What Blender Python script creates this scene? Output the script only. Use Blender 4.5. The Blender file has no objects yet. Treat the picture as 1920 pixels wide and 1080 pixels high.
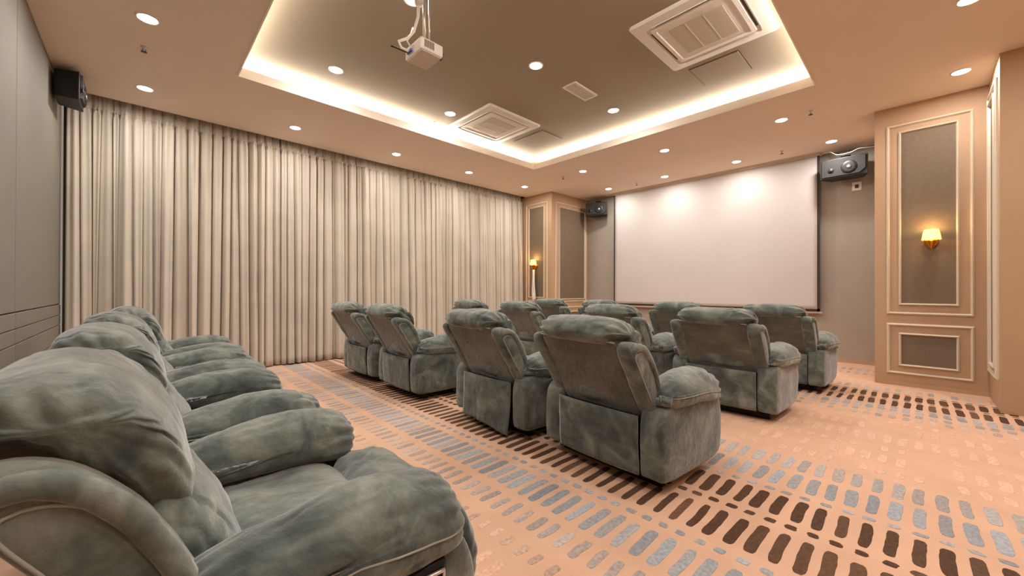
import bpy, bmesh, math, random
from mathutils import Vector, Matrix, noise
S = 1.15                                   # metres per layout unit
C = bpy.context.scene.collection
sc = bpy.context.scene
PI = math.pi
rnd = random.Random(7)

# ------------------------------------------------------------------ camera
def cam_setup():
    yaw, pi, ro = map(math.radians, (46.3056, 0.2703, 0.1751))
    F = Vector((math.cos(yaw)*math.cos(pi), math.sin(yaw)*math.cos(pi), math.sin(pi)))
    R = Vector((math.sin(yaw), -math.cos(yaw), 0)); U = R.cross(F)
    R2 = R*math.cos(ro)+U*math.sin(ro); U2 = U*math.cos(ro)-R*math.sin(ro)
    cd = bpy.data.cameras.new('camera'); cam = bpy.data.objects.new('camera', cd); C.objects.link(cam)
    M = Matrix((( R2.x, U2.x, -F.x, 0), (R2.y, U2.y, -F.y, 0), (R2.z, U2.z, -F.z, 1.0*S), (0, 0, 0, 1)))
    cam.matrix_world = M
    cd.sensor_width = 36; cd.lens = 729.4331/1920*36; cd.clip_start = 0.02
    sc.camera = cam
cam_setup()
# ------------------------------------------------------------------ light settings
DOWN_W = 17.0          # every ceiling downlight
COVE_E = 95.0          # LED strip radiance
WARM = (1.0, 0.965, 0.93); COVE = (1.0, 0.96, 0.90)
w = bpy.data.worlds.new('world'); sc.world = w; w.use_nodes = True
w.node_tree.nodes['Background'].inputs[0].default_value = (1.0, 0.85, 0.7, 1)
w.node_tree.nodes['Background'].inputs[1].default_value = 0.3
vs = sc.view_settings
vs.view_transform = 'Standard'; vs.look = 'None'; vs.gamma = 1; vs.use_curve_mapping = False
vs.exposure = -0.1
try:
    sc.cycles.max_bounces = 10; sc.cycles.diffuse_bounces = 6; sc.cycles.sample_clamp_indirect = 6
except Exception: pass

# ------------------------------------------------------------------ materials
def lin(c):
    return tuple(((v/255)/12.92 if v/255 <= .04045 else ((v/255+.055)/1.055)**2.4) for v in c)
def mat(name, rgb, rough=.6, metal=0, noise_amt=.06, nscale=6, bump=0, bscale=200, emit=None, est=0, sheen=0, spec=None):
    m = bpy.data.materials.new(name); m.use_nodes = True
    nt = m.node_tree; b = nt.nodes['Principled BSDF']; L = nt.links
    c = lin(rgb)
    tc = nt.nodes.new('ShaderNodeTexCoord'); n = nt.nodes.new('ShaderNodeTexNoise')
    n.inputs['Scale'].default_value = nscale; n.inputs['Detail'].default_value = 4
    L.new(tc.outputs['Object'], n.inputs['Vector'])
    r = nt.nodes.new('ShaderNodeValToRGB')
    r.color_ramp.elements[0].position = .3; r.color_ramp.elements[1].position = .7
    r.color_ramp.elements[0].color = (*[v*(1-noise_amt) for v in c], 1)
    r.color_ramp.elements[1].color = (*[min(1, v*(1+noise_amt)) for v in c], 1)
    L.new(n.outputs['Fac'], r.inputs['Fac']); L.new(r.outputs['Color'], b.inputs['Base Color'])
    b.inputs['Roughness'].default_value = rough; b.inputs['Metallic'].default_value = metal
    if spec is not None: b.inputs['Specular IOR Level'].default_value = spec
    if sheen: b.inputs['Sheen Weight'].default_value = sheen; b.inputs['Sheen Roughness'].default_value = .4
    if bump:
        n2 = nt.nodes.new('ShaderNodeTexNoise'); n2.inputs['Scale'].default_value = bscale; n2.inputs['Detail'].default_value = 3
        L.new(tc.outputs['Object'], n2.inputs['Vector'])
        bp = nt.nodes.new('ShaderNodeBump'); bp.inputs['Strength'].default_value = bump; bp.inputs['Distance'].default_value = .004
        L.new(n2.outputs['Fac'], bp.inputs['Height']); L.new(bp.outputs['Normal'], b.inputs['Normal'])
    if emit:
        b.inputs['Emission Color'].default_value = (*emit, 1); b.inputs['Emission Strength'].default_value = est
    return m
def suede(name, dark, mid, light, scale=5.0):
    m = bpy.data.materials.new(name); m.use_nodes = True
    nt = m.node_tree; b = nt.nodes['Principled BSDF']; L = nt.links
    tc = nt.nodes.new('ShaderNodeTexCoord'); oi = nt.nodes.new('ShaderNodeObjectInfo')
    mul = nt.nodes.new('ShaderNodeVectorMath'); mul.operation = 'SCALE'; mul.inputs[0].default_value = (17, 31, 23)
    L.new(oi.outputs['Random'], mul.inputs['Scale'])
    add = nt.nodes.new('ShaderNodeVectorMath'); add.operation = 'ADD'
    L.new(tc.outputs['Object'], add.inputs[0]); L.new(mul.outputs[0], add.inputs[1])
    n = nt.nodes.new('ShaderNodeTexNoise'); n.inputs['Scale'].default_value = scale
    n.inputs['Detail'].default_value = 3.5; n.inputs['Roughness'].default_value = .6; n.inputs['Distortion'].default_value = .9
    L.new(add.outputs[0], n.inputs['Vector'])
    r = nt.nodes.new('ShaderNodeValToRGB'); e = r.color_ramp.elements
    e[0].position = .36; e[0].color = (*lin(dark), 1); e[1].position = .66; e[1].color = (*lin(light), 1)
    x = e.new(.5); x.color = (*lin(mid), 1)
    L.new(n.outputs['Fac'], r.inputs['Fac'])
    # finger-brushed nap marks: stretched streaks
    mp = nt.nodes.new('ShaderNodeMapping'); mp.inputs['Scale'].default_value = (14, 5, 20); mp.inputs['Rotation'].default_value = (.3, .5, .8)
    L.new(add.outputs[0], mp.inputs['Vector'])
    n3 = nt.nodes.new('ShaderNodeTexNoise'); n3.inputs['Scale'].default_value = 1; n3.inputs['Detail'].default_value = 2; n3.inputs['Distortion'].default_value = .6
    L.new(mp.outputs[0], n3.inputs['Vector'])
    mx = nt.nodes.new('ShaderNodeMixRGB'); mx.blend_type = 'SOFT_LIGHT'; mx.inputs['Fac'].default_value = .45
    L.new(r.outputs['Color'], mx.inputs[1]); L.new(n3.outputs['Fac'], mx.inputs[2])
    L.new(mx.outputs[0], b.inputs['Base Color'])
    b.inputs['Roughness'].default_value = .8; b.inputs['Sheen Weight'].default_value = .55; b.inputs['Sheen Roughness'].default_value = .45
    b.inputs['Specular IOR Level'].default_value = .2
    n2 = nt.nodes.new('ShaderNodeTexNoise'); n2.inputs['Scale'].default_value = 24; n2.inputs['Detail'].default_value = 6
    L.new(add.outputs[0], n2.inputs['Vector'])
    bp = nt.nodes.new('ShaderNodeBump'); bp.inputs['Strength'].default_value = .6; bp.inputs['Distance'].default_value = .012
    L.new(n2.outputs['Fac'], bp.inputs['Height']); L.new(bp.outputs['Normal'], b.inputs['Normal'])
    return m
def attr_mat(name, rough=.95):
    m = bpy.data.materials.new(name); m.use_nodes = True
    nt = m.node_tree; b = nt.nodes['Principled BSDF']
    a = nt.nodes.new('ShaderNodeAttribute'); a.attribute_name = 'Col'
    tc = nt.nodes.new('ShaderNodeTexCoord'); n = nt.nodes.new('ShaderNodeTexNoise'); n.inputs['Scale'].default_value = 60; n.inputs['Detail'].default_value = 4
    nt.links.new(tc.outputs['Object'], n.inputs['Vector'])
    mx = nt.nodes.new('ShaderNodeMixRGB'); mx.blend_type = 'OVERLAY'; mx.inputs['Fac'].default_value = .55
    nt.links.new(a.outputs['Color'], mx.inputs[1]); nt.links.new(n.outputs['Fac'], mx.inputs[2])
    nt.links.new(mx.outputs[0], b.inputs['Base Color'])
    b.inputs['Roughness'].default_value = rough; b.inputs['Specular IOR Level'].default_value = .1
    return m
def carpet_mat():
    m = mat('carpet_peach', (208, 168, 140), .95, 0, .06, 3.5, .5, 260, spec=.08)
    return m

M = {}
M['ceil'] = mat('ceiling_paint', (232, 213, 195), .85, 0, .02, 1.5)
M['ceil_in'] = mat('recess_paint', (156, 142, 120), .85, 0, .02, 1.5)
M['lip'] = mat('cove_white', (240, 228, 215), .7, 0, .01)
M['greige'] = mat('wallpaper_greige', (160, 148, 134), .8, 0, .03, 3, .25, 160)
M['backwall'] = mat('wallpaper_back', (124, 117, 106), .75, 0, .03, 3, .3, 160)
M['tan'] = mat('pillar_tan', (180, 146, 114), .7, 0, .03, 3, .2, 140)
M['fabric'] = mat('panel_fabric', (114, 97, 78), .8, 0, .06, 30, .4, 300)
M['mould'] = mat('moulding_cream', (210, 194, 170), .45, 0, .03, 8)
M['curtain'] = mat('curtain_cloth', (196, 185, 169), .75, 0, .06, 2.5, .25, 90, sheen=.3)
M['screen'] = mat('screen_cloth', (196, 187, 180), .7, 0, .015, 2)
M['black'] = mat('black_plastic', (26, 24, 22), .5, 0, .1)
M['blackb'] = mat('screen_border', (52, 40, 32), .7, 0, .1)
M['grille'] = mat('speaker_grille', (38, 34, 31), .6, 0, .2, 120, .8, 500)
M['silver'] = mat('silver', (210, 205, 198), .35, .8, .03)
M['pinkbar'] = mat('screen_bar', (214, 180, 165), .4, .2, .03)
M['whitep'] = mat('white_plastic', (228, 220, 208), .45, 0, .02)
M['filter'] = mat('filter_mesh', (196, 182, 158), .8, 0, .05, 60)
M['slot'] = mat('dark_slot', (70, 58, 46), .8, 0, .05)
M['dark'] = mat('dark_metal', (22, 20, 18), .5, .4, .1)
M['brass'] = mat('brass', (206, 140, 44), .28, 1, .08, 40)
M['shade'] = mat('lamp_shade', (250, 215, 120), .6, 0, .03, 30, emit=(1.0, .72, .16), est=2.6)
M['lens'] = mat('lamp_lens', (255, 250, 240), .5, 0, 0, emit=(1.0, .93, .86), est=14)
M['led'] = mat('led_strip', (255, 250, 240), .5, 0, 0, emit=COVE, est=COVE_E)
M['cloth'] = mat('white_cloth', (235, 228, 220), .8, 0, .03)
M['blue'] = mat('blue_plug', (60, 90, 170), .5)
M['suede'] = suede('grey_green_suede', (66, 73, 69), (90, 97, 90), (120, 124, 113))
M['suede_b'] = suede('back_suede', (78, 76, 66), (92, 88, 77), (106, 101, 88), 3.0)
M['pipe'] = mat('piping', (150, 152, 140), .7, 0, .05, 30)
M['carpet'] = carpet_mat()
M['dash'] = attr_mat('carpet_dash_pile')

# ------------------------------------------------------------------ mesh helpers (layout units in, metres out)
class MB:
    def __init__(s): s.v = []; s.f = []
    def add(s, vs, fs):
        o = len(s.v); s.v += [tuple(p) for p in vs]; s.f += [tuple(i+o for i in f) for f in fs]; return s
    def box(s, x0, x1, y0, y1, z0, z1):
        return s.add([(x0,y0,z0),(x1,y0,z0),(x1,y1,z0),(x0,y1,z0),(x0,y0,z1),(x1,y0,z1),(x1,y1,z1),(x0,y1,z1)],
                     [(0,3,2,1),(4,5,6,7),(0,1,5,4),(1,2,6,5),(2,3,7,6),(3,0,4,7)])
    def tube(s, pts, r, n=8, closed=False):
        pts = [Vector(p) for p in pts]; N = len(pts); vs = []; fs = []
        up0 = None
        for i, p in enumerate(pts):
            if closed: t = (pts[(i+1) % N]-pts[i-1]).normalized()
            else: t = (pts[min(i+1, N-1)]-pts[max(i-1, 0)]).normalized()
            if up0 is None:
                a = Vector((0,0,1)) if abs(t.z) < .9 else Vector((1,0,0)); up0 = (a-t*a.dot(t)).normalized()
            else:
                up0 = (up0-t*up0.dot(t)).normalized()
            b = t.cross(up0); rr = r[i] if isinstance(r, (list, tuple)) else r
            for k in range(n):
                a = 2*PI*k/n; vs.append(p+(up0*math.cos(a)+b*math.sin(a))*rr)
        m = N if closed else N-1
        for i in range(m):
            for k in range(n):
                j = (i+1) % N
                fs.append((i*n+k, i*n+(k+1) % n, j*n+(k+1) % n, j*n+k))
        if not closed:
            fs.append(tuple(range(n))[::-1]); fs.append(tuple((N-1)*n+k for k in range(n)))
        return s.add(vs, fs)
    def lathe(s, prof, c=(0,0,0), n=24, ax='z'):
        vs = []; fs = []
        for r, h in prof:
            for k in range(n):
                a = 2*PI*k/n; u, v = r*math.cos(a), r*math.sin(a)
                vs.append({'z': (c[0]+u, c[1]+v, c[2]+h), 'x': (c[0]+h, c[1]+u, c[2]+v), 'y': (c[0]+u, c[1]+h, c[2]+v)}[ax])
        for i in range(len(prof)-1):
            for k in range(n):
                fs.append((i*n+k, i*n+(k+1) % n, (i+1)*n+(k+1) % n, (i+1)*n+k))
        fs.append(tuple(range(n))[::-1]); fs.append(tuple((len(prof)-1)*n+k for k in range(n)))
        return s.add(vs, fs)
    def build(s, name, m, parent=None, loc=None, smooth=False, bevel=0, fix=True, sub=0):
        me = bpy.data.meshes.new(name)
        me.from_pydata([(x*S, y*S, z*S) for x, y, z in s.v], [], s.f); me.update()
        if fix:
            bm = bmesh.new(); bm.from_mesh(me); bmesh.ops.recalc_face_normals(bm, faces=bm.faces); bm.to_mesh(me); bm.free()
        me.materials.append(m)
        if smooth: me.polygons.foreach_set('use_smooth', [True]*len(me.polygons))
        o = bpy.data.objects.new(name, me); C.objects.link(o)
        if parent: o.parent = parent
        if loc: o.location = Vector(loc)*S
        if bevel:
            b = o.modifiers.new('b', 'BEVEL'); b.width = bevel*S; b.segments = 2; b.limit_method = 'ANGLE'
        return o
def B(name, m, *a, parent=None, bevel=0): return MB().box(*a).build(name, m, parent, bevel=bevel)
def tag(o, label=None, cat=None, group=None, kind=None):
    if label: o['label'] = label
    if cat: o['category'] = cat
    if group: o['group'] = group
    if kind: o['kind'] = kind
    return o
def empty(name, loc=(0,0,0), rz=0):
    o = bpy.data.objects.new(name, None); C.objects.link(o); o.location = Vector(loc)*S; o.rotation_euler = (0,0,rz)
    o.empty_display_size = .05; return o
def kids(o): return [c for c in bpy.data.objects if c.parent == o]
def copy_tree(o, tree, parent=None):
    c = o.copy(); C.objects.link(c)
    if parent: c.parent = parent
    for ch in tree.get(o, []): copy_tree(ch, tree, c)
    return c
def tree_of(o):
    t = {}
    def rec(x):
        k = kids(x); t[x] = k
        for y in k: rec(y)
    rec(o); return t

def crom(P, n):
    out = []; N = len(P)
    # n samples total, spread by segment length
    L = [math.dist(P[i], P[(i+1) % N]) for i in range(N)]; T = sum(L)
    for k in range(n):
        d = T*k/n; i = 0
        while d > L[i] and i < N-1: d -= L[i]; i += 1
        t = d/L[i]
        p0, p1, p2, p3 = P[i-1], P[i], P[(i+1) % N], P[(i+2) % N]
        out.append(tuple(.5*((2*b)+(-a+c)*t+(2*a-5*b+4*c-d_)*t*t+(-a+3*b-3*c+d_)*t**3) for a, b, c, d_ in zip(p0, p1, p2, p3)))
    return out
def soft(mb, P, w0, w1, axis='y', p=3, ns=16, sub=36, prof_fn=None, warp=None, wr=0, ripple=0, seed=0, straight=False, nz=9, crease=0):
    """Cushion: closed profile P swept from w0 to w1, super-elliptic ends, gathered ripples and slack in the cloth."""
    pr = crom(P, sub) if not straight else P
    sub = len(pr)
    cx = sum(a for a, b in pr)/sub; cy = sum(b for a, b in pr)/sub
    mid = (w0+w1)/2; h = (w1-w0)/2; vs = []
    for k in range(1, ns):
        a = -PI/2+PI*k/ns
        t = math.copysign(abs(math.sin(a))**(2/p), math.sin(a)); s = abs(math.cos(a))**(2/p)
        for i, (u, v) in enumerate(pr):
            du, dv = (u-cx)*s, (v-cy)*s
            if ripple:
                q = abs(t)**4
                f = 1+ripple*q*math.sin(i*2*PI/sub*15+seed)*.5*(1 if t > 0 else .8)
                du *= f; dv *= f
            U, V, W = cx+du, cy+dv, mid+h*t
            if prof_fn: U, V, W = prof_fn(U, V, W, t)
            vs.append((U, W, V) if axis == 'y' else (W, U, V))
    rings = ns-1; fs = []
    for k in range(rings-1):
        for i in range(sub):
            j = (i+1) % sub; fs.append((k*sub+i, k*sub+j, (k+1)*sub+j, (k+1)*sub+i))
    for e, t in ((0, -1), (rings-1, 1)):
        U, V, W = cx, cy, mid+h*t
        if prof_fn: U, V, W = prof_fn(U, V, W, t)
        vs.append((U, W, V) if axis == 'y' else (W, U, V)); c = len(vs)-1
        for i in range(sub):
            j = (i+1) % sub; fs.append((e*sub+i, e*sub+j, c))
    if warp: vs = [warp(*q) for q in vs]
    if wr:
        cc = Vector((sum(q[0] for q in vs)/len(vs), sum(q[1] for q in vs)/len(vs), sum(q[2] for q in vs)/len(vs)))
        out = []
        for q in vs:
            q = Vector(q); d = (q-cc).normalized()
            n = noise.noise(q*nz+Vector((seed*3.1, seed, 0)))*.6+noise.noise(q*nz*2.3+Vector((0, seed*2, 5)))*.4
            if crease:
                c1 = noise.noise(Vector((q.x*7, q.y*7, q.z*7))+Vector((seed*1.9, 4, seed)))
                c2 = noise.noise(q*2.6+Vector((seed, seed*2, 1)))
                m_ = max(0, min(1, (c2+.05)*4)); k_ = max(0, 1-abs(c1)/.10)
                q = q-d*(k_*k_*m_*crease)+d*(.35*crease*m_)
            out.append(tuple(q+d*n*wr))
        vs = out
    return mb.add(vs, fs)

# ------------------------------------------------------------------ room dimensions
H, HI, LIP = 2.966, 3.15, 3.045
XB, XS = -0.574, 7.12
YW, YR = 6.02, -1.55
cx0, cx1, cy0, cy1 = .632, 4.644, .676, 4.341

# floor
fl = B('floor', M['carpet'], XB, XS, YR, YW, -.08, 0); tag(fl, kind='structure')
# ceiling (lower border with the recess cut out)
mb = MB()
T = .35
mb.box(XB, cx0, YR, 5.78, H, LIP).box(cx1, XS, YR, 5.78, H, LIP).box(cx0, cx1, YR, cy0, H, LIP).box(cx0, cx1, cy1, 5.78, H, LIP)
ceil = mb.build('ceiling', M['ceil']); tag(ceil, kind='structure')
g = .30
up = B('recess_ceiling', M['ceil_in'], cx0-g-.01, cx1+g+.01, cy0-g-.01, cy1+g+.01, HI, HI+.1, parent=ceil)
tag(up, 'darker taupe upper ceiling inside the lit recess')
mb = MB()
mb.box(cx0-g-.03, cx0-g, cy0-g, cy1+g, LIP, HI).box(cx1+g, cx1+g+.03, cy0-g, cy1+g, LIP, HI).box(cx0-g, cx1+g, cy0-g-.03, cy0-g, LIP, HI).box(cx0-g, cx1+g, cy1+g, cy1+g+.03, LIP, HI)
tag(mb.build('recess_side', M['lip'], ceil), 'white inner side of the light cove')
# cove lip: pale fascia around the opening
mb = MB(); t = .012
for a in ((cx0, cx0+t, cy0, cy1), (cx1-t, cx1, cy0, cy1), (cx0+t, cx1-t, cy0, cy0+t), (cx0+t, cx1-t, cy1-t, cy1)):
    mb.box(a[0], a[1], a[2], a[3], H-.006, LIP+.004)
tag(mb.build('cove_lip', M['lip'], ceil), 'pale lip around the ceiling recess')
for a in ((cx0-.13, cx0-.09, cy0, cy1), (cx1+.09, cx1+.13, cy0, cy1), (cx0, cx1, cy0-.13, cy0-.09), (cx0, cx1, cy1+.09, cy1+.13)):
    tag(B('led_strip', M['led'], a[0], a[1], a[2], a[3], LIP+.001, LIP+.011, parent=ceil), 'glowing light strip in the cove')
# curtain recess lid
mb = MB().box(XB, XS, 5.78, YW, 3.2, 3.25).box(XB, XS, 5.765, 5.78, H+.001, 3.2)
tag(mb.build('curtain_recess', M['ceil'], ceil), 'dark slot the curtain hangs from')

# walls
def wall(name, m, *a):
    o = B(name, m, *a); tag(o, kind='structure'); return o
ws = wall('wall_screen', M['greige'], XS, XS+.12, YR, YW, 0, 3.3)
wc = wall('wall_curtain', M['greige'], XB, XS, YW, YW+.12, 0, 3.3)
wb = wall('wall_back', M['slot'], XB-.14, XB-.02, YR, YW, 0, 3.3)
wr_ = wall('wall_right', M['tan'], XB, XS, YR-.12, YR, 0, 3.3)
# back wall: upholstered upper panels and the stepped boards below
for (y0, y1) in ((YR, .9), (.91, 3.95), (3.962, 5.86)):
    for (z0, z1) in ((0, .486), (.492, .642), (.648, .738), (.744, .842), (.850, H-.001)):
        B('wall_panel' if z0 > .8 else 'wall_board', M['backwall'], XB-.02, XB+(.004 if z0 < .8 else 0), y0, y1, z0, z1, parent=wb, bevel=.003)

# moulded pillars
def frame_mb(mb, mapf, u0, u1, v0, v1, wd=.026, dp=.022):
    prof = [(0, 0), (.1, .55), (.35, .75), (.5, 1), (.72, .9), (.85, .5), (1, .3), (1, 0)]
    vs = []; fs = []; n = len(prof)
    for (su, sv, U, V) in ((1, 1, u0, v0), (-1, 1, u1, v0), (-1, -1, u1, v1), (1, -1, u0, v1)):
        for a, d in prof: vs.append(mapf(U+su*a*wd, V+sv*a*wd, d*dp))
    for k in range(4):
        for i in range(n-1):
            j = (k+1) % 4; fs.append((k*n+i, k*n+i+1, j*n+i+1, j*n+i))
    mb.add(vs, fs)
def panel_set(parent, mapf, sets):
    for (o, i) in sets:
        m1 = MB(); frame_mb(m1, mapf, *o); m1.build('panel_moulding', M['mould'], parent, smooth=False)
        m2 = MB(); frame_mb(m2, mapf, *i, wd=.022, dp=.026); m2.build('panel_moulding', M['mould'], parent)
        a = .021; u0, u1, v0, v1 = i
        m3 = MB(); P = [mapf(u, v, d) for d in (0, .004) for (u, v) in ((u0+a, v0+a), (u1-a, v0+a), (u1-a, v1-a), (u0+a, v1-a))]
        m3.add(P, [(0,1,2,3), (4,5,6,7), (0,1,5,4), (1,2,6,5), (2,3,7,6), (3,0,4,7)]); m3.build('fabric_panel', M['fabric'], parent)
PX = 5.825
p1 = wall('wall_pillar_right', M['tan'], PX, XS, -.462, .337, 0, H)
panel_set(p1, lambda u, v, d: (PX-d, u, v), [((-.37, .243, .752, 2.768), (-.275, .152, .850, 2.688)), ((-.37, .243, .122, .658), (-.275, .152, .208, .56))])
p2 = wall('wall_pillar_near', M['tan'], 5.12, XS, YR, -.462, 0, H)
panel_set(p2, lambda u, v, d: (u, -.462+d, v), [((5.22, 5.76, .252, 2.81), (5.30, 5.68, .33, 2.72))])
pc = wall('wall_pillar_left', M['tan'], 5.924, XS, 5.06, YW, 0, H)
panel_set(pc, lambda u, v, d: (5.924-d, u, v), [((5.16, 5.765, .752, 2.79), (5.243, 5.685, .835, 2.715)), ((5.16, 5.765, .122, .658), (5.243, 5.685, .208, .56))])
panel_set(pc, lambda u, v, d: (u, 5.06-d, v), [((6.03, 7.08, .752, 2.785), (6.145, 7.03, .80, 2.70)), ((6.03, 7.08, .122, .658), (6.145, 7.03, .208, .56))])
# baseboards
for (nm, a) in (('baseboard_screen', (XS-.012, XS, .337, 5.06, 0, .05)), ('baseboard_right', (PX-.012, PX, -.462, .337, 0, .04)), ('baseboard_near', (5.108, 5.12, YR, -.462, 0, .04))):
    tag(B(nm, M['tan'], *a), kind='structure')
tag(B('trim_1', M['mould'], 6.93, 6.945, .95, 4.42, H-.012, H+.0), kind='structure')
tag(B('trim_2', M['mould'], 7.075, 7.09, .95, 4.42, H-.012, H+.0), kind='structure')

# ------------------------------------------------------------------ carpet dashes
def carpet_dashes():
    r = random.Random(3)
    blue = (148, 152, 156); brown = (92, 68, 52); pale = (224, 186, 162); base = (208, 168, 140)
    def mixc(c, k): return tuple(a*k+b*(1-k) for a, b in zip(c, base))
    # (x0, x1, colour, strength, width, fade-side)
    bands = [(.62, .74, pale, .5, .5), (.80, .97, pale, .6, .5), (1.03, 1.10, blue, .22, .42), (1.17, 1.292, blue, .62, .46), (1.345, 1.55, blue, .95, .56), (1.598, 1.632, blue, .95, .56),
             (1.68, 1.915, brown, 1, .52), (1.972, 2.008, brown, 1, .56), (2.048, 2.268, brown, 1, .58), (2.30, 2.33, blue, .9, .56),
             (2.382, 2.592, blue, .95, .6), (2.640, 2.842, blue, .75, .58), (2.93, 3.04, pale, .55, .6), (3.12, 3.28, pale, .75, .62), (3.36, 3.46, pale, .65, .55), (3.55, 3.74, pale, .75, .62),
             (3.84, 4.0, pale, .6, .6), (4.08, 4.17, pale, .5, .5), (4.27, 4.37, blue, .38, .55), (4.41, 4.50, blue, .55, .55), (4.535, 4.65, blue, .85, .6), (4.665, 4.705, blue, .8, .55),
             (4.735, 4.965, brown, 1, .6), (5.0, 5.02, brown, 1, .5), (5.05, 5.275, brown, 1, .6), (5.31, 5.33, brown, .8, .55), (5.41, 5.58, blue, .55, .6), (5.68, 5.8, pale, .5, .5),
             (5.95, 6.1, pale, .6, .5), (6.25, 6.4, blue, .4, .5), (6.5, 6.68, blue, .7, .5)]
    pitch = .0755
    vs = []; fs = []; cols = []
    for ci in range(-20, 80):
        y = .0 + ci*pitch
        if y < YR+.05 or y > 5.9: continue
        for bi, (x0, x1, c, k, wd) in enumerate(bands):
            nz = noise.noise(Vector((y*.9, bi*3.3, 1.7)))
            if c is pale and (r.random() < .25 or y > 4): continue
            if c is blue and bi >= 18 and bi <= 21 and y > 2.6 and r.random() < .3: continue
            a = x0+r.uniform(-.008, .008)*(x1-x0)*4; b = x1+r.uniform(-.008, .008)*(x1-x0)*4
            hw = pitch*wd*.5*(1+.25*nz+r.uniform(-.12, .12)); yy = y+r.uniform(-.004, .004)
            kk = (k*.55 if c is pale else k)*(1+r.uniform(-.12, .06)); kk = max(0, min(1, kk))
            jit = r.uniform(.98, 1.02) if c is pale else r.uniform(.9, 1.1)
            cc = tuple(min(255, v*jit) for v in mixc(c, kk))
            if c is brown and r.random() < .35: cc = mixc((86, 62, 48), 1)
            n = 11; top = []; bot = []
            L = b-a; e = min(.035, L*.3)
            for q in range(n):
                f = q/(n-1); x = a+L*(.5-.5*math.cos(PI*f))
                f = (x-a)/L
                en = min(1, min(f, 1-f)*L/e) if e > 0 else 1
                prof = .42+.58*math.sqrt(max(0, 1-(1-en)**2))
                sh = math.sin(f*5+ci)*.0022
                top.append((x, yy+hw*prof+sh+r.uniform(-.0014, .0014))); bot.append((x, yy-hw*prof+sh+r.uniform(-.0014, .0014)))
            ring = top+bot[::-1]; o = len(vs)
            inset = [(p[0]*.97+.03*(a+b)/2, p[1]*.93+.07*yy) for p in ring]
            vs += [(p[0], p[1], .0002) for p in ring]+[(p[0], p[1], .0016) for p in inset]
            m = len(ring)
            for i in range(m):
                j = (i+1) % m; fs.append((o+i, o+j, o+m+j, o+m+i)); cols.append(cc)
            for i in range(n-1):
                fs.append((o+m+i, o+m+i+1, o+m+m-2-i, o+m+m-1-i)); cols.append(cc)
    mb = MB(); mb.v = vs; mb.f = fs
    ob = mb.build('carpet_dash', M['dash'], fl, fix=False)
    me = ob.data; ca = me.color_attributes.new('Col', 'FLOAT_COLOR', 'CORNER')
    buf = []
    for p_, c in zip(me.polygons, cols):
        l = lin(c); buf += [*l, 1.0]*p_.loop_total
    ca.data.foreach_set('color', buf)
    tag(ob, 'rows of brown, blue grey and pale tufted dashes woven across the peach carpet', kind='stuff')
carpet_dashes()

# ------------------------------------------------------------------ curtains
def curtain(name, x0, x1, label, seed, ymid=5.87):
    r = random.Random(seed); P = .088; n = max(2, round((x1-x0)/P)); per = 12
    edges = [x0]
    for i in range(n): edges.append(edges[-1]+P*r.choice((r.uniform(.5, .8), r.uniform(.8, 1.2), r.uniform(1.2, 1.6))))
    k = (x1-x0)/(edges[-1]-x0); edges = [x0+(e-x0)*k for e in edges]
    amp = [r.uniform(.6, 1.2) for _ in range(n)]; sk = [r.uniform(-.25, .25) for _ in range(n)]; lean = [0]+[r.uniform(-1, 1) for _ in range(n-1)]+[0]
    zs = [.012, .1, .3, .6, 1.0, 1.4, 1.8, 2.2, 2.5, 2.7, 2.79, 2.83, 2.845, 2.853, 2.861, 2.869, 2.88, 2.93, 3.0, 3.08]
    vs = []; fs = []; cols = n*per+1
    for zi, z in enumerate(zs):
        h = min(1, z/2.86); A = .062+.026*(1-h)**.8
        if 2.78 < z < 2.865: A *= .85
        off = -.055*(1-h)-(.016 if 2.85 <= z <= 2.865 else 0)
        if z > 2.866: A = .022; off = .025
        for c in range(cols):
            i = min(n-1, c//per); f = (c-i*per)/per
            l0 = lean[i]*.04*(1-h); l1 = lean[i+1]*.04*(1-h)
            xa = edges[i]+l0; xb = edges[i+1]+l1
            g_ = math.sin(PI*f)
            sh = abs(g_)**.42
            sub_ = .5*math.sin(2*PI*f*2+lean[i]*6)*g_*(.4+.6*h)
            wob = noise.noise(Vector((i*1.7+f*1.5, z*1.4, seed)))*.014
            x = xa+(xb-xa)*(f+sk[i]*f*(1-f)*1.2)-math.sin(2*PI*f)*.010*(1 if h < .98 else 0)
            y = ymid+off+A*1.0-(A*2*amp[i])*(sh+sub_*.35)*.9+wob
            dz = noise.noise(Vector((x*3, seed, 0)))*.02 if zi == 0 else 0
            if 2.84 < z < 2.875: dz += noise.noise(Vector((x*14, seed, 3)))*.010; y -= abs(noise.noise(Vector((x*30, z*40, seed))))*.018
            vs.append((x, y, max(.004, z+dz)))
    for zi in range(len(zs)-1):
        for c in range(cols-1):
            a = zi*cols+c; fs.append((a, a+1, a+cols+1, a+cols))
    mb = MB(); mb.v = vs; mb.f = fs
    o = mb.build(name, M['curtain'], smooth=True, fix=False)
    s = o.modifiers.new('s', 'SOLIDIFY'); s.thickness = .003
    tag(o, label, 'curtain')
    return o
curtain('curtain', -.545, 1.345, 'shorter stretch of grey beige pleated floor-length curtain beside the back wall, behind the front-left recliners', 1)
curtain('curtain', 1.348, 5.905, 'long stretch of grey beige pleated floor-length curtain reaching to the moulded left pillar', 2)
tr = MB().box(XB+.02, 5.9, 5.86, 5.89, 3.09, 3.115).build('curtain_rail', M['whitep']); tag(tr, 'slim curtain rail hidden in the ceiling slot above the long curtain', 'rail')

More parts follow.
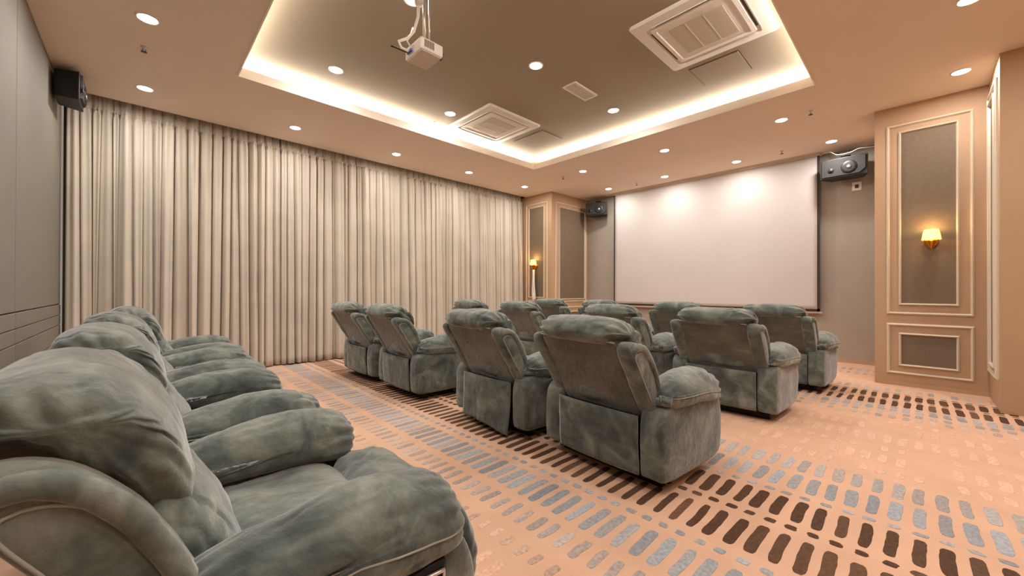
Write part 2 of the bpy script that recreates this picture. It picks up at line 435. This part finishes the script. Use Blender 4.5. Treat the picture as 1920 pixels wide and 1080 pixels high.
# ------------------------------------------------------------------ projection screen
def screen():
    t = empty('projection_screen', (7.03, 2.66, .74)); tag(t, 'large white pull-down projection screen with dark edges on the far wall', 'screen')
    y0, y1, z0, z1 = 1.012-2.66, 4.306-2.66, -.005, 2.198
    nx, nz = 60, 40; vs = []; fs = []
    for j in range(nz+1):
        for i in range(nx+1):
            u = i/nx; v = j/nz; y = y0+(y1-y0)*u; z = z0+(z1-z0)*v
            d = .010*math.exp(-((u-.15-.55*(1-v))/.07)**2)*(v*.9)+.008*math.exp(-((u-.95+.45*(1-v))/.06)**2)*(v)+.006*math.sin(u*9+v*3)*v
            vs.append((-d, y, z))
    for j in range(nz):
        for i in range(nx): a = j*(nx+1)+i; fs.append((a, a+1, a+nx+2, a+nx+1))
    mb = MB(); mb.v = vs; mb.f = fs
    o = mb.build('screen_cloth', M['screen'], t, smooth=True, fix=False); s = o.modifiers.new('s', 'SOLIDIFY'); s.thickness = .002; s.offset = 0
    MB().box(.004, .012, y0-.03, y0+.004, z0-.03, z1).box(.004, .012, y1-.004, y1+.03, z0-.03, z1).box(.004, .012, y0-.03, y1+.03, z0-.034, z0+.004).build('dark_border', M['blackb'], t)
    MB().tube([(.008, y0-.055, z0-.052), (.008, y1+.05, z0-.052)], .015, 12).build('bottom_bar', M['pinkbar'], t, smooth=True)
    MB().box(-.03, .03, y0-.03, y1+.03, z1-.0, z1+.027).build('roller_case', M['mould'], t)
screen()

# ------------------------------------------------------------------ downlights
def downlight(x, y, z, label, r=.056, w=DOWN_W):
    t = empty('downlight', (x, y, z)); tag(t, label, 'ceiling light', 'round recessed downlights')
    if not hasattr(downlight, 'ring'):
        rg = MB(); prof = [(r+.014, 0), (r+.013, -.004), (r+.004, -.006), (r, -.003), (r, 0)]
        vs = []; fs = []; n = 32
        for a, b in prof:
            for k in range(n): vs.append((a*math.cos(2*PI*k/n), a*math.sin(2*PI*k/n), b))
        for i in range(len(prof)-1):
            for k in range(n): fs.append((i*n+k, i*n+(k+1) % n, (i+1)*n+(k+1) % n, (i+1)*n+k))
        rg.v = vs; rg.f = fs
        downlight.ring = rg.build('trim_ring', M['whitep'], t, smooth=True)
        downlight.lens = MB().lathe([(r*.999, -.001), (r*.97, -.005), (r*.6, -.0075), (.001, -.008)], n=32).build('lens', M['lens'], t, smooth=True)
        downlight.first = t
    else:
        for src in (downlight.ring, downlight.lens):
            c = src.copy(); C.objects.link(c); c.parent = t
    ld = bpy.data.lights.new('lamp_light', 'AREA'); ld.shape = 'DISK'; ld.size = 2*r*S; ld.energy = w; ld.color = WARM
    lo = bpy.data.objects.new('lamp_light', ld); C.objects.link(lo); lo.parent = t; lo.location = (0, 0, -.012*S)
    ld2 = None
outer = [(.028, 3.877, 'downlight in the lower ceiling nearest the top left corner of the photo'),
         (.023, 5.245, 'downlight just in front of the curtain end by the black corner speaker'),
         (1.353, 5.245, 'second downlight along the curtain counted from the corner speaker'),
         (2.678, 5.245, 'third downlight along the curtain counted from the corner speaker'),
         (3.972, 5.21, 'fourth downlight along the curtain counted from the corner speaker'),
         (5.285, 5.19, 'downlight at the far end of the curtain, close to the left pillar'),
         (5.284, 3.84, 'downlight outside the far corner of the ceiling recess'),
         (5.318, 2.47, 'downlight midway between the ceiling recess and the projection screen'),
         (5.329, 1.094, 'downlight in the lower ceiling between the right recess corner and the black speaker'),
         (5.302, -.262, 'downlight in front of the right pillar with the lit wall lamp'),
         (4.029, -.24, 'downlight cut by the top edge of the photo at the far right'),
         (6.558, 4.161, 'downlight next to the speaker hung beside the left edge of the screen'),
         (6.545, 3.037, 'downlight over the left half of the projection screen'),
         (6.564, 1.922, 'downlight over the right half of the projection screen'),
         (6.562, .794, 'downlight right above the speaker at the right edge of the screen')]
for x, y, l in outer: downlight(x, y, H, l)
for x, y, l in [(1.376, 3.945, 'downlight in the recess above the front part of the curtain side cove'),
                (2.727, 3.952, 'downlight in the recess touching the near corner of the far air conditioner'),
                (2.73, 2.535, 'downlight in the middle of the recess between projector and small vent'),
                (4.08, 2.525, 'downlight in the recess nearest the screen side cove'),
                (1.452, 2.593, 'downlight in the recess at the top photo edge beside the projector mount')]:
    downlight(x, y, HI, l)
# unseen downlights added to light the room, extending the grid behind and beside the camera
for x, y, z, l in [(.03, 2.47, H, 'downlight above the second recliner of the back wall row, outside the photo'), (.03, 1.09, H, 'downlight above the nearest recliner, outside the photo'),
                   (.03, -.26, H, 'downlight above the viewpoint at the back wall, outside the photo'), (1.35, -.26, H, 'downlight right of the recess near the viewpoint, outside the photo'),
                   (2.68, -.26, H, 'downlight right of the large air conditioner, outside the photo'), (1.40, 1.18, HI, 'downlight in the recess corner nearest the viewpoint, outside the photo'),
                   (1.35, -1.2, H, 'downlight by the right wall nearest the viewpoint, outside the photo'), (4.0, -1.2, H, 'downlight by the right wall before the near pillar, outside the photo')]:
    downlight(x, y, z, l)

# ------------------------------------------------------------------ ceiling cassettes, vent, hatches
def cassette(cx, cy, label):
    t = empty('air_conditioner', (cx, cy, HI)); tag(t, label, 'air conditioner', 'square ceiling cassettes')
    h = .436
    P = MB(); n = 8; rr = .03
    def rsq(hh, r_, z):
        out = []
        for q, (sx, sy) in enumerate(((1, 1), (-1, 1), (-1, -1), (1, -1))):
            for k in range(n): a = q*PI/2+PI/2*k/(n-1); out.append((sx*(hh-r_)+r_*math.cos(a), sy*(hh-r_)+r_*math.sin(a), z))
        return out
    rings = [rsq(h, rr, 0), rsq(h, rr, -.012), rsq(h-.012, rr, -.024), rsq(h-.10, .02, -.030), rsq(h-.105, .02, -.018), rsq(h-.125, .02, -.018), rsq(h-.13, .02, -.034), rsq(h-.16, .02, -.036), rsq(h-.165, .02, -.028), rsq(.22, .01, -.028)]
    vs = []; fs = []; m = 4*n
    for rg in rings: vs += rg
    for i in range(len(rings)-1):
        for k in range(m): fs.append((i*m+k, i*m+(k+1) % m, (i+1)*m+(k+1) % m, (i+1)*m+k))
    fs.append(tuple((len(rings)-1)*m+k for k in range(m)))
    P.add(vs, fs).build('face_panel', M['whitep'], t)
    MB().box(-.205, .205, -.205, .205, -.032, -.0275).build('filter_grille', M['filter'], t)
    for k in (-1, 1): MB().box(-.205, .205, k*.07-.003, k*.07+.003, -.034, -.032).build('grille_bar', M['whitep'], t)
    for (a, b, c, d) in ((-.25, .25, .312, .328), (-.25, .25, -.328, -.312), (.312, .328, -.25, .25), (-.328, -.312, -.25, .25)):
        MB().box(a, b, c, d, -.0195, -.017).build('air_slot', M['slot'], t)
    for (a, b, c, d) in ((-.28, .28, .34, .347), (-.28, .28, -.347, -.34), (.34, .347, -.28, .28), (-.347, -.34, -.28, .28)):
        MB().box(a, b, c, d, -.034, -.028).build('louvre', M['whitep'], t)
cassette(3.33, 3.84, 'white square ceiling air conditioner farther away, beside the curtain side cove')
cassette(3.32, 1.215, 'large white square ceiling air conditioner cut by the top edge, upper right')
t = empty('air_vent', (3.425, 2.525, HI)); tag(t, 'small white rectangular air vent in the middle of the recess', 'vent')
MB().box(-.20, .20, -.085, -.07, -.012, 0).box(-.20, .20, .07, .085, -.012, 0).box(-.20, -.185, -.07, .07, -.012, 0).box(.185, .20, -.07, .07, -.012, 0).build('frame', M['whitep'], t)
MB().box(-.185, .185, -.07, .07, -.002, -.0005).build('backing', M['filter'], t)
for i in range(7): MB().box(-.185, .185, -.066+i*.02, -.056+i*.02, -.009, -.003).build('slat', M['whitep'], t)
def hatch(x0, x1, y0, y1, label):
    t = empty('access_hatch', ((x0+x1)/2, (y0+y1)/2, HI)); tag(t, label, 'hatch', 'ceiling access hatches')
    a, b = (x1-x0)/2, (y1-y0)/2; g = .008
    MB().box(-a-g, a+g, -b-g, b+g, -.0025, -.0005).build('seam', M['slot'], t)
    MB().box(-a, a, -b, b, -.007, -.0025).build('hatch_panel', M['ceil_in'], t)
hatch(3.86, 4.26, 1.12, 1.54, 'flush square access hatch between the large air conditioner and the screen side cove')
hatch(3.90, 4.31, 3.50, 4.04, 'flush square access hatch beyond the farther air conditioner')

# sprinklers
for x, y, z, l in [(.011, 4.352, H, 'small sprinkler head at upper left between two downlights'), (5.289, .817, H, 'small sprinkler head right of the recess near its right corner'),
                (5.288, 4.259, H, 'small sprinkler head above the left pillar, outside the far recess corner'), (6.568, 3.572, H, 'small sprinkler head over the left half of the screen'),
                (6.516, 1.332, H, 'small sprinkler head over the right half of the screen'), (2.712, 4.30, HI, 'small sprinkler head inside the recess against the curtain side glow')]:
    t = empty('sprinkler_head', (x, y, z)); tag(t, l, 'sprinkler')
    MB().lathe([(.022, 0), (.02, -.006), (.008, -.008), (.007, -.02), (.005, -.03)], n=12).build('body', M['silver'], t, smooth=True)
    MB().lathe([(.02, -.040), (.021, -.042), (.004, -.043)], n=12).build('deflector', M['dark'], t)
    MB().tube([(.008, 0, -.018), (.012, 0, -.03), (.004, 0, -.041)], .002, 5).tube([(-.008, 0, -.018), (-.012, 0, -.03), (-.004, 0, -.041)], .002, 5).build('arms', M['dark'], t)

# ------------------------------------------------------------------ speakers
def speaker(loc, rz, label, wd=.46, ht=.27, dp=.26, tilt=0):
    t = empty('wall_speaker', loc, rz); tag(t, label, 'speaker')
    w2, h2 = wd/2, ht/2
    # cabinet: front faces local +x, sides taper to the back
    vs = [(0, -w2, -h2), (0, w2, -h2), (0, w2, h2), (0, -w2, h2), (-dp, -w2*.72, -h2*.92), (-dp, w2*.72, -h2*.92), (-dp, w2*.72, h2*.95), (-dp, -w2*.72, h2*.95)]
    MB().add(vs, [(0,1,2,3), (4,5,6,7), (0,1,5,4), (1,2,6,5), (2,3,7,6), (3,0,4,7)]).build('cabinet', M['black'], t, bevel=.008)
    gp = []
    m = w2-.02; hh = h2-.02
    pts = [(-m, -hh), (m-.06, -hh), (m, -hh+.06), (m, hh), (-m, hh)]
    G = MB(); G.add([(.002, a, b) for a, b in pts]+[(.018, a*.97, b*.95) for a, b in pts], [(4,3,2,1,0), (5,6,7,8,9)]+[(i, (i+1) % 5, 5+(i+1) % 5, 5+i) for i in range(5)])
    G.build('grille', M['grille'], t)
    MB().lathe([(.085, .018), (.083, .024), (.05, .02), (.03, .022), (.001, .026)], c=(0, .06, -.01), n=24, ax='x').build('woofer_ring', M['black'], t, smooth=True)
    MB().lathe([(.022, .024), (.02, .029), (.001, .031)], c=(0, .06, -.01), n=16, ax='x').build('badge', M['silver'], t, smooth=True)
    MB().lathe([(.035, .018), (.033, .022), (.01, .02), (.008, .026), (.001, .027)], c=(0, -.13, -.03), n=20, ax='x').build('tweeter', M['black'], t, smooth=True)
    MB().tube([(-dp*.6, 0, h2*.9), (-dp*.6, 0, h2+.05)], .015, 8).box(-dp*.6-.04, -dp*.6+.04, -.05, .05, h2+.045, h2+.055).build('bracket', M['dark'], t)
    return t
speaker((6.86, 4.645, 2.69), PI+.30, 'black wall speaker hung left of the projection screen, beside the left pillar')
speaker((6.80, .70, 2.66), PI-.06, 'black wall speaker between the projection screen and the right pillar, wires on top', wd=.50, ht=.27)
speaker((-.40, 5.32, 2.80), 0.0, 'black wall speaker in the ceiling corner where back wall and curtain meet', wd=.36, ht=.25, dp=.155)
# wires and socket by the right speaker
wz = MB(); wp = [(7.03, .98, 2.93), (7.0, .93, 2.955), (6.93, .85, 2.93), (6.88, .78, 2.86), (6.85, .70, 2.845), (6.83, .62, 2.85), (6.8, .55, 2.87), (6.86, .46, 2.875), (6.9, .36, 2.88)]
wz.tube(wp, .005, 6); tag(wz.build('speaker_wire', M['cloth'], smooth=True), 'thin pale wire running over the top of the right speaker', 'wire')
t = empty('wall_socket', (7.12, .59, 2.44)); tag(t, 'small white square socket on the wall below the right speaker', 'socket')
MB().box(-.012, 0, -.05, .05, -.06, .06).build('plate', M['whitep'], t, bevel=.003); MB().box(-.014, -.012, -.02, .02, -.028, .022).build('opening', M['slot'], t)

# ------------------------------------------------------------------ wall lamps
def sconce(loc, label, dark=False):
    t = empty('wall_lamp', loc); tag(t, label, 'wall lamp')
    MB().lathe([(.045, 0), (.047, -.008), (.036, -.014), (.024, -.02), (.020, -.028), (.001, -.03)], c=(0, 0, 0), n=20, ax='x').build('backplate', M['brass'], t, smooth=True)
    a = [( -.01, 0, -.01), (-.04, 0, -.055), (-.075, 0, -.06), (-.095, 0, -.03), (-.095, 0, .02)]
    MB().tube(a, .009, 8).tube([(-.03, 0, -.04), (-.03, .035, -.02), (-.035, .045, .02), (-.04, .03, .03)], .005, 6).tube([(-.03, 0, -.04), (-.03, -.035, -.02), (-.035, -.045, .02), (-.04, -.03, .03)], .005, 6).build('arm', M['brass'], t, smooth=True)
    MB().lathe([(.004, -.075), (.012, -.055), (.022, -.035), (.038, 0), (.046, .022), (.04, .026), (.012, .028)], c=(-.095, 0, 0), n=20).build('cup', M['brass'], t, smooth=True)
    n = 48; vs = []; fs = []
    for j, (r, z) in enumerate(((.066, .028), (.064, .05), (.060, .08), (.055, .105), (.050, .128))):
        for k in range(n):
            rr = r*(1+.025*math.cos(k*PI)) if j else r*(1+.05*math.cos(k*PI/2))
            vs.append((-.095+rr*math.cos(2*PI*k/n), rr*math.sin(2*PI*k/n), z-(.006*math.cos(k*PI/2) if j == 0 else 0)))
    for j in range(4):
        for k in range(n): fs.append((j*n+k, j*n+(k+1) % n, (j+1)*n+(k+1) % n, (j+1)*n+k))
    m_ = MB(); m_.v = vs; m_.f = fs; o = m_.build('lamp_shade', M['shade'], t, smooth=True)
    ld = bpy.data.lights.new('lamp_light', 'POINT'); ld.energy = 3.0; ld.color = (1, .66, .28); ld.shadow_soft_size = .02
    lo = bpy.data.objects.new('lamp_light', ld); C.objects.link(lo); lo.parent = t; lo.location = (-.095*S, 0, .14*S)
    ld = bpy.data.lights.new('lamp_light', 'POINT'); ld.energy = 1.2; ld.color = (1, .6, .25); ld.shadow_soft_size = .02
    lo = bpy.data.objects.new('lamp_light', ld); C.objects.link(lo); lo.parent = t; lo.location = (-.155*S, 0, .03*S)
sconce((PX-.004, -.085, 1.49), 'brass wall lamp with glowing yellow shade on the right pillar')
sconce((5.92, 5.47, 1.49), 'brass wall lamp with glowing yellow shade on the left pillar by the curtain')
mb = MB()
for k, (yy, zb) in enumerate(((5.47, .78), (5.435, .80))):
    n = 14; vs = []; fs = []
    for i in range(n+1):
        f = i/n; z = 1.412-(1.412-zb)*f; x = 5.825+.01*math.sin(f*6+k*2)-.01*k; wd = .014+.012*min(1, f*3)
        for s_ in (-1, 1):
            for d in (-.003, .003): vs.append((x+d, yy+s_*wd+.008*math.sin(f*4+k), z))
    for i in range(n):
        o = i*4
        fs += [(o, o+2, o+6, o+4), (o+1, o+3, o+7, o+5), (o, o+1, o+5, o+4), (o+2, o+3, o+7, o+6)]
    fs += [(0, 1, 3, 2), (n*4, n*4+1, n*4+3, n*4+2)]
    mb.add(vs, fs)
tag(mb.build('curtain_tie', M['cloth'], smooth=True), 'white cloth tie hanging down from the left wall lamp', 'curtain tie')

# ------------------------------------------------------------------ projector
t = empty('projector', (1.42, 2.38, 2.60)); tag(t, 'small white projector hanging from a ceiling pole with cables', 'projector')
MB().box(-.088, .088, -.108, .108, .0, .085).build('body', M['whitep'], t, bevel=.014)
MB().box(-.078, .078, -.098, .098, -.004, .002).build('underside', mat('projector_base', (214, 198, 182), .6), t, bevel=.004)
for i in range(7): MB().box(-.06+i*.011, -.055+i*.011, -.1105, -.107, .02, .07).build('vent_slit', M['slot'], t)
MB().lathe([(.03, 0), (.03, .02), (.024, .022), (.02, .012), (.001, .012)], c=(.086, -.05, .045), n=20, ax='x').build('projection_lens', M['dark'], t, smooth=True)
MB().box(-.092, -.087, -.02, .06, .012, .06).build('port_panel', M['silver'], t)
for k in range(3): MB().box(-.102, -.091, .0+k*.022, .014+k*.022, .022, .038).build('plug', M['blue'], t)
MB().tube([(0, .0, .085), (0, 0, .55)], .011, 10).tube([(.03, -.015, .085), (.03, -.015, .55)], .006, 8).build('pole', M['silver'], t, smooth=True)
MB().box(-.03, .05, -.04, .04, .085, .097).lathe([(.05, .55), (.05, .54), (.02, .53)], n=16).build('mount_plate', M['silver'], t)
MB().tube([(-.09, .03, .03), (-.14, .06, .05), (-.15, .08, .10), (-.09, .06, .14), (-.05, .05, .2), (-.03, .03, .3), (-.025, .03, .42), (-.02, .01, .54)], .009, 8).tube([(-.09, .01, .04), (-.12, .02, .09), (-.08, .05, .15), (-.06, .05, .22)], .005, 6).build('cable', M['cloth'], t, smooth=True)
MB().tube([(-.09, .05, .03), (-.17, .10, .06), (-.19, .11, .065)], [.005, .005, .008], 6).build('loose_cable', M['dark'], t, smooth=True)
MB().lathe([(.03, .38), (.034, .40), (.03, .46), (.012, .47)], c=(-.028, .02, 0), n=10).build('cable_knot', M['cloth'], t, smooth=True)

# ------------------------------------------------------------------ recliners
def make_recliner(seed, flap=0, latch=0):
    r = random.Random(seed)
    t = empty('recliner'); su = M['suede']
    # dark steel base on the carpet
    MB().box(.10, .14, -.33, .33, .003, .07).box(.42, .46, -.33, .33, .003, .07).box(.10, .46, -.30, -.26, .03, .10).box(.10, .46, .26, .30, .03, .10).box(.06, .5, -.24, .24, .06, .12).build('base_frame', M['dark'], t)
    for s in (-1, 1):
        # side panel
        P = [(-.005, .10), (-.01, .22), (-.005, .35), (.02, .405), (.09, .445), (.2, .46), (.36, .46), (.50, .45), (.575, .40), (.605, .30), (.60, .17), (.565, .085), (.4, .065), (.15, .062), (.02, .068)]
        mb = MB()
        def pf(U, V, W, tt, s=s):
            # flare outward towards the front and in the middle height
            k = max(0, min(1, U/.55)); W += s*.022*k*max(0, 1-abs(V-.28)/.9)
            return U, V, W
        a, b = (.262, .402) if s > 0 else (-.402, -.262)
        soft(mb, P, a, b, 'y', p=9, ns=18, sub=72, prof_fn=pf, wr=.007, seed=seed+s, nz=6)
        mb.build('side_panel', su, t, smooth=True)
        # arm pad: long pillow, drooping over the outside and the front
        Q = [(-.125, .46), (-.132, .52), (-.10, .57), (-.02, .598), (.06, .59), (.125, .55), (.150, .49), (.135, .435), (.08, .425), (0, .43), (-.08, .43)]
        Q = [(.325*s+q[0]*s*.88, q[1]) for q in Q]
        if s < 0: Q = Q[::-1]
        mb = MB()
        def pf2(U, V, W, tt, s=s):
            f = (tt+1)/2
            V -= .055*(1-f)**2*(V > .5)+.012
            k = 1-.22*(1-f)**1.5                     # narrower at the back
            U = .325*s+(U-.325*s)*k
            V -= .055*max(0, f-.55)**1.3*2
            W += .02*math.sin(f*PI)*0
            return U, V, W
        soft(mb, Q, .035, .576, 'x', p=4.2, ns=56, sub=84, prof_fn=pf2, wr=.016, ripple=.16, seed=seed*3+s, nz=7, crease=.013)
        pad = mb.build('arm_pad', su, t, smooth=True)
        # piping along the outer seam
        io = max(range(84), key=lambda i_: (mb.v[28*84+i_][1]*s)-abs(mb.v[28*84+i_][2]-.468)*2)
        pts = [mb.v[k_*84+io] for k_ in range(4, 53)]
        MB().tube(pts, .0026, 6).build('piping', M['pipe'], pad, smooth=True)
        # back wing
        Wp = [(.06, .335), (-.02, .46), (-.11, .60), (-.178, .71), (-.18, .742), (-.14, .757), (-.08, .738), (-.015, .675), (.035, .60), (.075, .51), (.115, .42), (.125, .36), (.10, .335)]
        mb = MB(); a, b = (.238, .338) if s > 0 else (-.338, -.238)
        soft(mb, Wp, a, b, 'y', p=4.5, ns=12, sub=56, wr=.006, seed=seed+5*s, nz=7)
        wing = mb.build('back_wing', su, t, smooth=True)
        n_ = 56; ring = lambda k_: mb.v[k_*n_:(k_+1)*n_]
        near = lambda R_, a_, b_: min(range(n_), key=lambda i_: (R_[i_][0]-a_)**2+(R_[i_][2]-b_)**2)
        pm = MB()
        for k_ in (1, 9):
            R_ = ring(k_); i0, i1 = near(R_, -.02, .46), near(R_, .115, .42)
            pm.tube([R_[i_ % n_] for i_ in range(i0, i1+1)], .0032, 6)
        pm.build('piping', M['pipe'], wing, smooth=True)
        R_ = ring(5); i0, i1 = near(R_, -.17, .72), near(R_, .115, .40)
        xc = sum(q[0] for q in R_)/n_; zc = sum(q[2] for q in R_)/n_
        cw = [(xc+(R_[i_][0]-xc)*.80, .330*s, zc+(R_[i_][2]-zc)*.87) for i_ in range(i0, i1+1)]
        m_ = len(cw); MB().tube(cw, [.020*min(1, .35+min(q_, m_-1-q_)*.25) for q_ in range(m_)], 12).build('wing_roll', su, wing, smooth=True)
    # rear panel of the back
    def slab(P, a, b, p, name, m, wr=.004, **k):
        mb = MB(); soft(mb, P, a, b, 'y', p=p, wr=wr, seed=seed+len(name), **k); return mb.build(name, m, t, smooth=True)
    slab([(.055, .33), (-.015, .455), (-.10, .60), (-.185, .745), (-.16, .765), (-.09, .75), (0, .6), (.07, .45), (.11, .34)], -.252, .252, 14, 'back_panel', M['suede_b'], ns=20, sub=56, nz=5)
    # seam strip under the headrest, bottom skirt
    z0 = .075 if not flap else .055
    mb = MB(); n = 24; vs = []; fs = []; rows = 10
    for i in range(rows+1):
        for j in range(n+1):
            u = j/n; v = i/rows; y = -.266+.532*u; z = z0+(.372-z0)*v
            x = -.016-.012*math.sin(PI*u)-.006*noise.noise(Vector((u*5, v*3, seed)))
            if flap: x -= .03*(1-v)**2*(1 if u < .6 else .4); z -= .03*(1-v)*max(0, 1-u*2.2)-.012*noise.noise(Vector((u*4, 1, 2)))*(1-v)
            else: x += .012*(1-v)**2
            vs.append((x, y, z))
    for i in range(rows):
        for j in range(n): a = i*(n+1)+j; fs.append((a, a+1, a+n+2, a+n+1))
    mb.v = vs; mb.f = fs; o = mb.build('back_flap', su, t, smooth=True, fix=False); s_ = o.modifiers.new('s', 'SOLIDIFY'); s_.thickness = .008*S; s_.offset = 0
    MB().box(.0, .06, -.262, .262, .10, .36).build('rear_board', M['dark'], t)
    MB().tube([(-.186-.003*math.cos(i*.9), -.25+.5*i/12, .748+.002*math.sin(i*1.7)) for i in range(13)], .0035, 6).build('piping', M['pipe'], t, smooth=True)
    # headrest roll
    HP = [(-.19, .738), (-.225, .782), (-.208, .832), (-.145, .864), (-.062, .856), (.0, .816), (.045, .755), (.075, .67), (.08, .60), (.04, .575), (-.04, .62), (-.11, .70)]
    def pfh(U, V, W, tt):
        q = max(0, min(1, (abs(tt)-.72)/.2)); b_ = max(0, min(1, (.80-.9*max(0, U)-V)/.08)); return U-.010*q*b_, V+.060*q*b_, W
    mb = MB(); soft(mb, HP, -.276, .276, 'y', p=4.4, ns=60, sub=110, prof_fn=pfh, wr=.015, ripple=.17, seed=seed*7+1, nz=7, crease=.013); mb.build('headrest', su, t, smooth=True)
    LP = [(-.06, .60), (.02, .64), (.08, .61), (.125, .54), (.165, .46), (.17, .40), (.12, .36), (.03, .38), (-.02, .47)]
    mb = MB(); soft(mb, LP, -.262, .262, 'y', p=4, ns=44, sub=80, wr=.016, ripple=.14, seed=seed*5+2, nz=8, crease=.012); mb.build('lumbar_cushion', su, t, smooth=True)
    SP = [(.06, .30), (.05, .37), (.12, .41), (.28, .425), (.42, .42), (.49, .39), (.50, .32), (.4, .28), (.2, .27)]
    mb = MB(); soft(mb, SP, -.275, .275, 'y', p=6, ns=34, sub=70, wr=.014, seed=seed*2+3, nz=7, crease=.010); mb.build('seat_cushion', su, t, smooth=True)
    FP = [(.46, .30), (.455, .38), (.50, .425), (.57, .437), (.65, .415), (.70, .35), (.715, .25), (.70, .14), (.66, .09), (.60, .10), (.57, .2), (.52, .26)]
    def pf3(U, V, W, tt):
        if U > .60 and V > .2: W *= 1+.18*min(1, (U-.60)/.05)
        return U, V, W
    mb = MB(); soft(mb, FP, -.285, .285, 'y', p=4.2, ns=44, sub=80, prof_fn=pf3, wr=.016, ripple=.08, seed=seed*4+4, nz=7, crease=.010); mb.build('footrest', su, t, smooth=True)
    # recline latch on the outer right side
    if latch:
        la = MB().box(.395, .50, -.444, -.39, .325, .405).build('recline_latch', M['dark'], t, bevel=.012)
        MB().tube([(.41, -.447, .345), (.44, -.450, .39), (.485, -.448, .385), (.485, -.448, .345), (.45, -.448, .335)], .005, 6, closed=True).build('handle', M['silver'], la, smooth=True)
    return t
protos = {'a': make_recliner(1), 'b': make_recliner(2), 'f': make_recliner(3, flap=1), 'n': make_recliner(4, latch=1)}
trees = {k: tree_of(v) for k, v in protos.items()}
used = set()
XM, XF, XL, XN = 1.83, 3.43, 4.77, .0
chairs = [
 ('n', XN, 1.17, 0, 'nearest recliner, filling the lower left corner of the photo', 'back row'),
 ('b', XN, 2.185, 0, 'recliner right behind the nearest one in the row against the back wall', 'back row'),
 ('a', XN, 3.2, 0, 'third recliner of the back wall row, its head mostly hidden by the second', 'back row'),
 ('f', XN+.05, 4.19, 0, 'farthest recliner of the back wall row, close to the curtain', 'back row'),
 ('b', XM, 1.235, -4, 'recliner seen wholly from behind, biggest of those in the middle', 'middle row'),
 ('f', XM, 2.17, -1, 'recliner with a loose hanging back flap, left of the biggest one', 'middle row'),
 ('a', XM-.05, 3.46, -1, 'recliner left of the aisle, overlapping the leftmost one seen from behind', 'middle row'),
 ('b', XM-.05, 4.395, 0, 'leftmost recliner of those seen from behind, against the curtain', 'middle row'),
 ('a', XF, 1.13, -1, 'recliner seen from behind just right of the biggest one, dark gap beneath it', 'third row'),
 ('b', XF, 2.08, -1, 'recliner half hidden right behind the biggest one seen from behind', 'third row'),
 ('a', XF, 3.36, 0, 'recliner one row beyond the loose-flap one, left of the biggest headrest', 'third row'),
 ('b', XF, 4.34, 0, 'recliner whose headrest alone shows over the loose-flap one', 'third row'),
 ('b', XL, 1.03, -1, 'rightmost recliner, in the front row below the right edge of the screen', 'front row'),
 ('a', XL, 2.01, 0, 'front row recliner under the middle of the screen, left of the rightmost one', 'front row'),
 ('b', XL, 3.10, 0, 'front row recliner under the left edge of the screen, mostly hidden', 'front row'),
 ('a', XL, 4.03, 0, 'front row recliner before the left pillar', 'front row'),
]
for k, x, y, rz, lab, row in chairs:
    if k not in used: o = protos[k]; used.add(k)
    else: o = copy_tree(protos[k], trees[k])
    o.location = (x*S, y*S, 0); o.rotation_euler = (0, 0, math.radians(rz))
    tag(o, 'grey green '+lab, 'recliner', 'grey green suede recliners')
